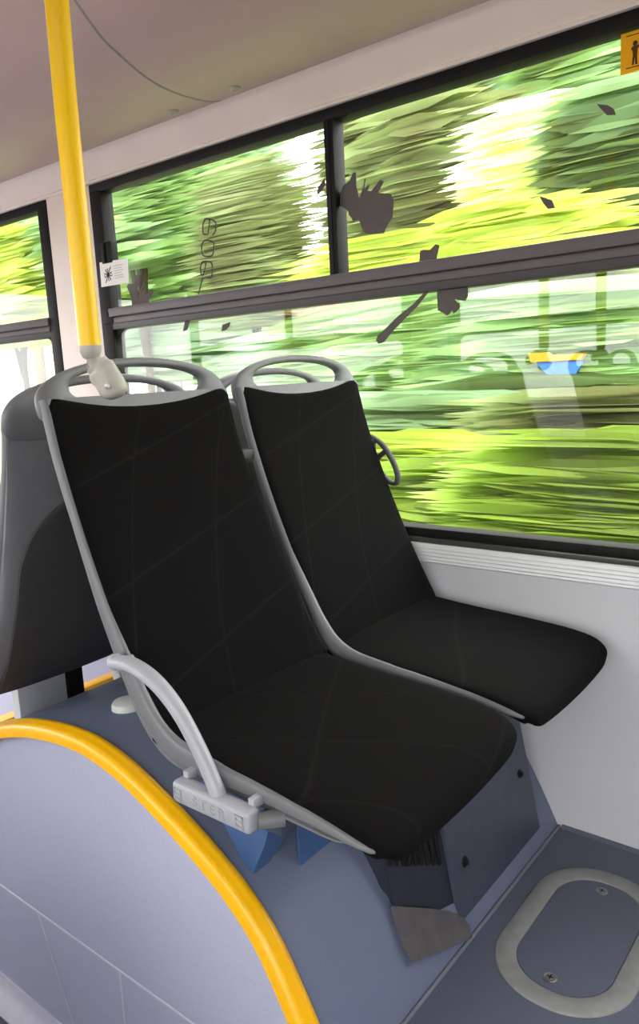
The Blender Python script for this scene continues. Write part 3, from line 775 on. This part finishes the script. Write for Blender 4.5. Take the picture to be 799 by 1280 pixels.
# ------------------------------------------------------------------ across the aisle (mirrored in the panes)
MIR = (1, -1, 1)
for o, lb in ((seat, 'dark seat across the aisle, seen as a faint reflection in the lower pane'), (seat_b, 'dark seat by the opposite windows, reflected faintly in the pane')):
    dup(o, (o.location.x, 2*YC-o.location.y, o.location.z), 0, lb, ('mounting_block',), MIR)
dup(pole, (px, 2*YC-py, C), 0, 'grab pole across the aisle, reflected as a green-yellow bar in the pane', (), MIR)
dup(hump, (-1.28, 2*YC-1.2, 0), 0, 'wheel arch hump across the aisle, outside the view', (), MIR)

for nm, x0, x1 in (('window_3', -2.266, -.50), ('window_4', -4.5, -2.522), ('window_5', .96, 2.6)):
    r = window(nm, x0, x1, [(x0+x1)/2], False); r.location.y = 2*YC-r.location.y; r.scale = MIR
dr = bpy.data.objects.new('door_1', None); COL.objects.link(dr); dr.location = (.23, OY, 0); tag(dr, kind='structure')  # unseen door added to let daylight onto the lower side panels
for x0, x1 in ((-.43, .225), (.235, .89)):
    mb = MB(); y0, y1 = OY-.05, OY-.01
    mb.box((x0, y0, .01), (x1, y1, .07), .004); mb.box((x0, y0, 2.02), (x1, y1, 2.08), .004); mb.box((x0, y0, .01), (x0+.05, y1, 2.08), .004); mb.box((x1-.05, y0, .01), (x1, y1, 2.08), .004)
    mb.build('door_leaf', M['dark'], dr)
    mb = MB(); mb.box((x0+.045, OY-.033, .065), (x1-.045, OY-.027, 2.025)); mb.build('door_glass', M['glass'], dr, None)
    mb = MB(); mb.tube([(x0+.08, OY-.0, 1.0), (x0+.08, OY+.03, 1.03), (x0+.08, OY+.03, 1.47), (x0+.08, OY-.0, 1.5)], .012, 12); mb.build('door_handle', M['pole'], dr)

# ------------------------------------------------------------------ outside: verge, hedges, trees, houses
GZ = -.42            # the road is below the bus floor
PAL = {
 'dark':   [srgb(78, 92, 54), srgb(98, 120, 66), srgb(120, 156, 106), srgb(180, 198, 132)],
 'mid':    [srgb(104, 126, 68), srgb(132, 166, 90), srgb(154, 190, 134), srgb(212, 224, 160)],
 'bluish': [srgb(110, 130, 90), srgb(136, 168, 122), srgb(164, 192, 160), srgb(214, 226, 206)],
 'yellow': [srgb(150, 166, 72), srgb(182, 202, 80), srgb(212, 224, 114), srgb(246, 248, 204)],
 'lime':   [srgb(114, 134, 58), srgb(144, 172, 68), srgb(172, 200, 94), srgb(224, 234, 166)],
 'pale':   [srgb(206, 216, 120), srgb(232, 238, 160), srgb(248, 250, 206), srgb(255, 255, 240)],
 'olive':  [srgb(92, 94, 60), srgb(114, 120, 72), srgb(132, 150, 94), srgb(184, 190, 144)],
}
LM = {k: leaf_mat('leaves_'+k, v) for k, v in PAL.items()}
M['bark'] = mat('bark', srgb(62, 54, 40), .9, .1, var=.25, vscale=14)
M['grassland'] = mat('verge_grass', srgb(128, 140, 92), .9, .1, var=.25, vscale=2.5)
M['asphalt'] = mat('asphalt', srgb(104, 104, 104), .9, .2, var=.1, vscale=60)
M['render'] = mat('pale_render', srgb(226, 220, 208), .8, .2, var=.03, vscale=3)
M['rooftile'] = mat('red_roof_tile', srgb(168, 92, 76), .8, .2, var=.12, vscale=8)
M['greywin'] = mat('dark_window_pane', srgb(80, 86, 92), .2, .5, var=.05)
M['wood'] = mat('brown_pole_wood', srgb(96, 82, 64), .8, .2, var=.2, vscale=8)
M['skyblue'] = mat('blue_board_paint', srgb(44, 92, 150), .5, .3, var=.02)
M['redpaint'] = mat('red_paint', srgb(196, 54, 48), .5, .3, var=.04)

def leaves(name, c, r, n, m, parent, L=(.5, 1.7), w=(.012, .045), fill=.55, tilt=.02):
    """Long narrow leaves lying along the road side, filling an ellipsoid."""
    vs, fs = [], []
    for _ in range(n):
        while True:
            p = Vector((random.gauss(0, .55), random.uniform(-1, 1), random.gauss(0, .55)))
            if abs(p.x) < 1.5 and abs(p.z) < 1.2: break
        q = Vector((c[0]+p.x*r[0], c[1]+p.y*r[1], c[2]+p.z*r[2]))
        ln = random.uniform(*L)*.5; wd = random.uniform(*w)*.5
        d = Vector((1, random.gauss(0, .03), random.gauss(0, tilt))).normalized()
        a = random.gauss(PI/2, .7); s = Vector((0, math.cos(a), math.sin(a))); s = (s-d*s.dot(d)).normalized()
        bow = Vector((0, 0, -random.uniform(0, .015)*ln*2)); k = len(vs)
        vs += [q-d*ln+bow, q-d*ln*.45+s*wd, q-d*ln*.45-s*wd, q+d*ln*.45+s*wd, q+d*ln*.45-s*wd, q+d*ln+bow]
        fs += [(k, k+1, k+2), (k+1, k+3, k+4, k+2), (k+3, k+5, k+4)]
    if parent: vs = [v-parent.location for v in vs]
    me = bpy.data.meshes.new(name); me.from_pydata(vs, [], fs); me.materials.append(m)
    o = bpy.data.objects.new(name, me); COL.objects.link(o)
    if parent: o.parent = parent
    return o
def plant(kind, label, cat, c, r, n, pal, group, trunk=True, **kw):
    t = thing(kind, label, cat, (c[0], c[1], GZ), group)
    leaves('crown' if kind == 'tree' else 'foliage', (c[0], c[1], c[2]+C), r, n, LM[pal], t, **kw)
    mb = MB(); h = c[2]+C-GZ
    if kind == 'tree':
        mb.tube([(c[0], c[1], GZ), (c[0]+.05, c[1], GZ+h*.4), (c[0]-.04, c[1]+.05, GZ+h*.8), (c[0], c[1], GZ+h)], [.06, .055, .045, .03], 10)
        for s in (-1, 1): mb.tube([(c[0], c[1], GZ+h*.55), (c[0]+s*r[0]*.45, c[1], GZ+h+r[2]*.25)], [.045, .02], 8)
        mb.build('trunk', M['bark'], t)
    else:
        for s in (-.4, 0, .4): mb.tube([(c[0]+s*r[0]*.4, c[1], GZ), (c[0]+s*r[0], c[1], c[2]+C)], [.010, .005], 6)
        mb.build('stem', M['bark'], t)
    return t

mb = MB(); mb.box((-60, WY+1.6, GZ-.1), (30, 60, GZ)); tag(mb.build('ground', M['grassland'], None, None), kind='structure')
mb = MB(); mb.box((-60, -40, GZ-.1), (30, WY+1.6, GZ-.02)); tag(mb.build('road', M['asphalt'], None, None), kind='structure')
GT, GH, GB2 = 'trees beyond the verge', 'hedge shrubs along the verge', 'far trees behind the hedge'
PL = [
 ('tree', 'tall far tree at the left end of the upper pane', (-13.28, 11, 3.22), (1.39, 1.5, 2.13), 10000, 'mid', (0.5399999999999999, 1.7000000000000002), (0.025199999999999997, 0.132), GB2),
 ('tree', 'far bluish green tree behind the upright digits', (-12.96, 12.5, 3.42), (1.01, 1.5, 2.01), 11000, 'bluish', (0.5399999999999999, 1.7000000000000002), (0.025199999999999997, 0.132), GB2),
 ('tree', 'far olive tree behind the large jagged leaf film', (-6.92, 11.5, 3.13), (0.66, 1.2, 1.36), 11000, 'olive', (0.5399999999999999, 1.7000000000000002), (0.025199999999999997, 0.132), GB2),
 ('tree', 'far bluish green tree at the top middle of the upper pane', (-7.25, 13.5, 4.07), (1.46, 1.2, 1.66), 11000, 'bluish', (0.5399999999999999, 1.7000000000000002), (0.025199999999999997, 0.132), GB2),
 ('tree', 'far green tree under the amber sticker', (-3.43, 11, 2.84), (0.73, 1.5, 1.34), 11000, 'mid', (0.5399999999999999, 1.7000000000000002), (0.025199999999999997, 0.132), GB2),
 ('tree', 'yellow green tree in the far left window', (-11.82, 7, 1.87), (1.18, 0.7, 0.97), 2600, 'yellow', (0.7200000000000001, 2.55), (0.027999999999999997, 0.15400000000000003), GT),
 ('tree', 'lime tree just right of the window latch', (-8.63, 7, 2.28), (0.55, 0.8, 0.65), 2200, 'mid', (1.0799999999999998, 2.9749999999999996), (0.027999999999999997, 0.132), GT),
 ('tree', 'olive tree just left of the upper pane divider', (-6.04, 6.5, 1.40), (0.15, 0.4, 0.74), 1100, 'olive', (0.6299999999999999, 1.7000000000000002), (0.0112, 0.044000000000000004), GT),
 ('tree', 'dark olive tree rising behind the middle of the upper pane', (-3.79, 7, 1.75), (0.32, 0.7, 0.51), 2600, 'olive', (0.5399999999999999, 1.7000000000000002), (0.027999999999999997, 0.15400000000000003), GT),
 ('tree', 'narrow sunlit tree, the brightest column in the upper pane', (-2.39, 6, 1.27), (0.15, 0.4, 0.54), 1700, 'pale', (0.44999999999999996, 1.4874999999999998), (0.020999999999999998, 0.11000000000000001), GT),  # pale palette puts the sunlight into the leaf colour
 ('tree', 'dark green tree at the right edge of the upper pane', (-1.72, 6, 1.33), (0.15, 0.6, 0.43), 2200, 'dark', (0.36000000000000004, 1.275), (0.027999999999999997, 0.132), GT),
 ('shrub', 'sunlit yellow shrub top along the rail under the jagged leaf film', (-3.99, 6.6, 1.04), (0.57, 0.4, 0.18), 1500, 'yellow', (0.5399999999999999, 2.125), (0.020999999999999998, 0.11000000000000001), GH),  # sunlit look comes from the yellow leaf colours
 ('shrub', 'yellow shrub at the foot of the narrow sunlit tree', (-2.30, 5.6, 0.86), (0.40, 0.35, 0.23), 1300, 'yellow', (0.36000000000000004, 1.275), (0.020999999999999998, 0.08800000000000001), GH),
 ('shrub', 'pale green hedge shrub right of the grab pole clamp', (-9.20, 7.5, 0.48), (1.06, 0.4, 0.38), 1800, 'bluish', (0.7200000000000001, 2.55), (0.027999999999999997, 0.132), GH),
 ('shrub', 'pale hedge shrub behind the window seat handle', (-5.24, 6.6, -0.04), (0.60, 0.4, 0.41), 2500, 'bluish', (0.7200000000000001, 2.55), (0.027999999999999997, 0.132), GH),
 ('shrub', 'light green hedge shrub left of the reflected poles', (-3.41, 6, 0.12), (0.54, 0.5, 0.40), 3800, 'mid', (0.5399999999999999, 2.55), (0.027999999999999997, 0.132), GH),
 ('shrub', 'green hedge shrub at the right end of the lower pane', (-1.88, 5.6, 0.08), (0.44, 0.5, 0.36), 4500, 'mid', (0.5399999999999999, 2.55), (0.027999999999999997, 0.132), GH),
 ('shrub', 'dark hedge shrub in the middle of the lower pane', (-2.15, 4.9, -0.29), (0.21, 0.3, 0.16), 1800, 'dark', (0.5399999999999999, 1.9125), (0.020999999999999998, 0.11000000000000001), GH),
 ('shrub', 'bluish green low shrub just right of the window seat back', (-2.60, 4.6, -0.55), (0.51, 0.4, 0.32), 3600, 'bluish', (0.5399999999999999, 2.125), (0.020999999999999998, 0.11000000000000001), GH),
 ('shrub', 'olive low shrub at the right edge of the lower pane', (-1.36, 4.4, -0.40), (0.21, 0.3, 0.18), 2500, 'olive', (0.5399999999999999, 1.9125), (0.020999999999999998, 0.11000000000000001), GH),
 ('shrub', 'yellow low shrub beside the side grip of the window seat', (-2.46, 4.0, -0.80), (0.28, 0.35, 0.33), 3000, 'yellow', (0.36000000000000004, 1.7000000000000002), (0.0168, 0.099), GH),
 ('shrub', 'lime green low shrub at the middle of the sill', (-1.74, 3.8, -0.83), (0.24, 0.35, 0.31), 3600, 'lime', (0.36000000000000004, 1.7000000000000002), (0.0168, 0.099), GH),
 ('shrub', 'lime green low shrub at the right end of the sill', (-1.07, 3.6, -0.72), (0.21, 0.35, 0.32), 4000, 'lime', (0.36000000000000004, 1.7000000000000002), (0.0168, 0.099), GH),
 ('shrub', 'small pale flowering shrub, the brightest patch low in the pane', (-1.20, 3.42, -0.54), (0.15, 0.06, 0.04), 160, 'pale', (0.26999999999999996, 0.7437499999999999), (0.0084, 0.026400000000000003), GH),  # few pale leaves for the brightest low patch
]
for k, lb, c, r, n, pal, L, w, g in PL:
    plant(k, lb, k, c, r, n, pal, g, L=L, w=w)
b = thing('house', 'pale rendered house with a red roof beyond the hedge', 'house', (-15, 16, GZ))
mb = MB(); mb.box((-24, 15, GZ), (-11.4, 20, C+1.4)); mb.build('wall', M['render'], b, None)
mb = MB(); mb.prism([(-24.4, 14.6, C+1.4), (-24.4, 20.4, C+1.4), (-24.4, 17.5, C+3.0)], (13.4, 0, 0)); mb.build('roof', M['rooftile'], b, None)
for x in (-22.5, -20, -17.5, -15, -13):
    mb = MB(); mb.box((x-.5, 14.95, C-.5), (x+.5, 15.05, C+.8)); mb.build('window', M['greywin'], b, None)
for x, y, m, lb in ((-8.2, 9, 'wood', 'brown wooden pole above the seat handles'), (-15.2, 9.4, 'wood', 'brown pole in the far left window'), (-14.4, 9.6, 'redpaint', 'red post at the edge of the far left window')):
    mb = MB(); mb.tube([(x, y, GZ), (x, y, GZ+(2.9 if m != 'redpaint' else 2.1))], [.13, .11], 12); tag(mb.build('roadside_post', M[m], None, 40), lb, 'post')

t = thing('notice_board', 'blue board with an orange top edge beyond the lower pane', 'board', (-1.95, 5.0, GZ))  # board shape stands for an unidentified blue and orange patch
mb = MB(); mb.prism([(-2.12, 5.0, C+.015), (-1.80, 5.0, C+.015), (-1.80, 5.0, C-.02), (-1.86, 5.0, C-.115), (-1.99, 5.0, C-.115)], (0, .03, 0)); mb.build('blue_panel', M['skyblue'], t, None)
mb = MB(); mb.prism([(-2.16, 4.99, C+.07), (-2.03, 4.99, C+.07), (-2.0, 4.99, C+.05), (-1.78, 4.99, C+.05), (-1.80, 4.99, C+.012), (-2.14, 4.99, C+.012)], (0, .05, 0)); mb.build('orange_strip', M['orange_board'], t, None)
mb = MB(); mb.tube([(-1.92, 5.04, GZ), (-1.92, 5.04, C+.02)], .02, 10); mb.build('post', M['bark'], t)


# ------------------------------------------------------------------ light
w = bpy.data.worlds.new('sky'); SC.world = w; w.use_nodes = True
bg = w.node_tree.nodes['Background']
bg.inputs['Color'].default_value = (1, .985, .985, 1); bg.inputs['Strength'].default_value = 5.0
sun = bpy.data.lights.new('sun', 'SUN'); sun.energy = 8; sun.angle = math.radians(14); sun.color = (1, .95, .84)
so = bpy.data.objects.new('sun', sun); COL.objects.link(so)
so.rotation_euler = Vector((.55, -.42, .80)).to_track_quat('Z', 'Y').to_euler()
em = bpy.data.materials.new('lamp_diffuser'); em.use_nodes = True
pb = em.node_tree.nodes['Principled BSDF']; pb.inputs['Base Color'].default_value = (.9, .9, .9, 1)
pb.inputs['Emission Color'].default_value = (1, .96, .93, 1); pb.inputs['Emission Strength'].default_value = 1.3
for i, (y, lb) in enumerate(((1.0, 'long ceiling light strip above the aisle seats'),)):
    t = thing('ceiling_light', lb, 'lamp', (-.6, y, C+.985))  # unseen strip added to brighten the interior
    mb = MB(); mb.box((-3.4, y-.10, C+.925), (2.0, y+.10, C+.97), .01); mb.build('housing', M['ceil'], t)
    mb = MB(); mb.box((-3.38, y-.075, C+.915), (1.98, y+.075, C+.927), .004); mb.build('diffuser', em, t)

# ------------------------------------------------------------------ camera
R = [[0.78197, -0.619019, -0.073069], [0.621406, 0.765025, 0.169091], [-0.048771, -0.177629, 0.982888]]
cam = bpy.data.cameras.new('camera'); co = bpy.data.objects.new('camera', cam); COL.objects.link(co)
m4 = Matrix([[R[0][0], R[0][2], -R[0][1], 0], [R[1][0], R[1][2], -R[1][1], 0], [R[2][0], R[2][2], -R[2][1], C], [0, 0, 0, 1]])
co.matrix_world = m4
cam.sensor_fit = 'VERTICAL'; cam.sensor_height = 24; cam.lens = 951.6/1280*24; cam.clip_start = .02
SC.camera = co
vs = SC.view_settings
vs.view_transform = 'Standard'; vs.look = 'None'; vs.gamma = 1; vs.use_curve_mapping = False; vs.exposure = .42
SC.cycles.max_bounces = 10; SC.cycles.transparent_max_bounces = 24
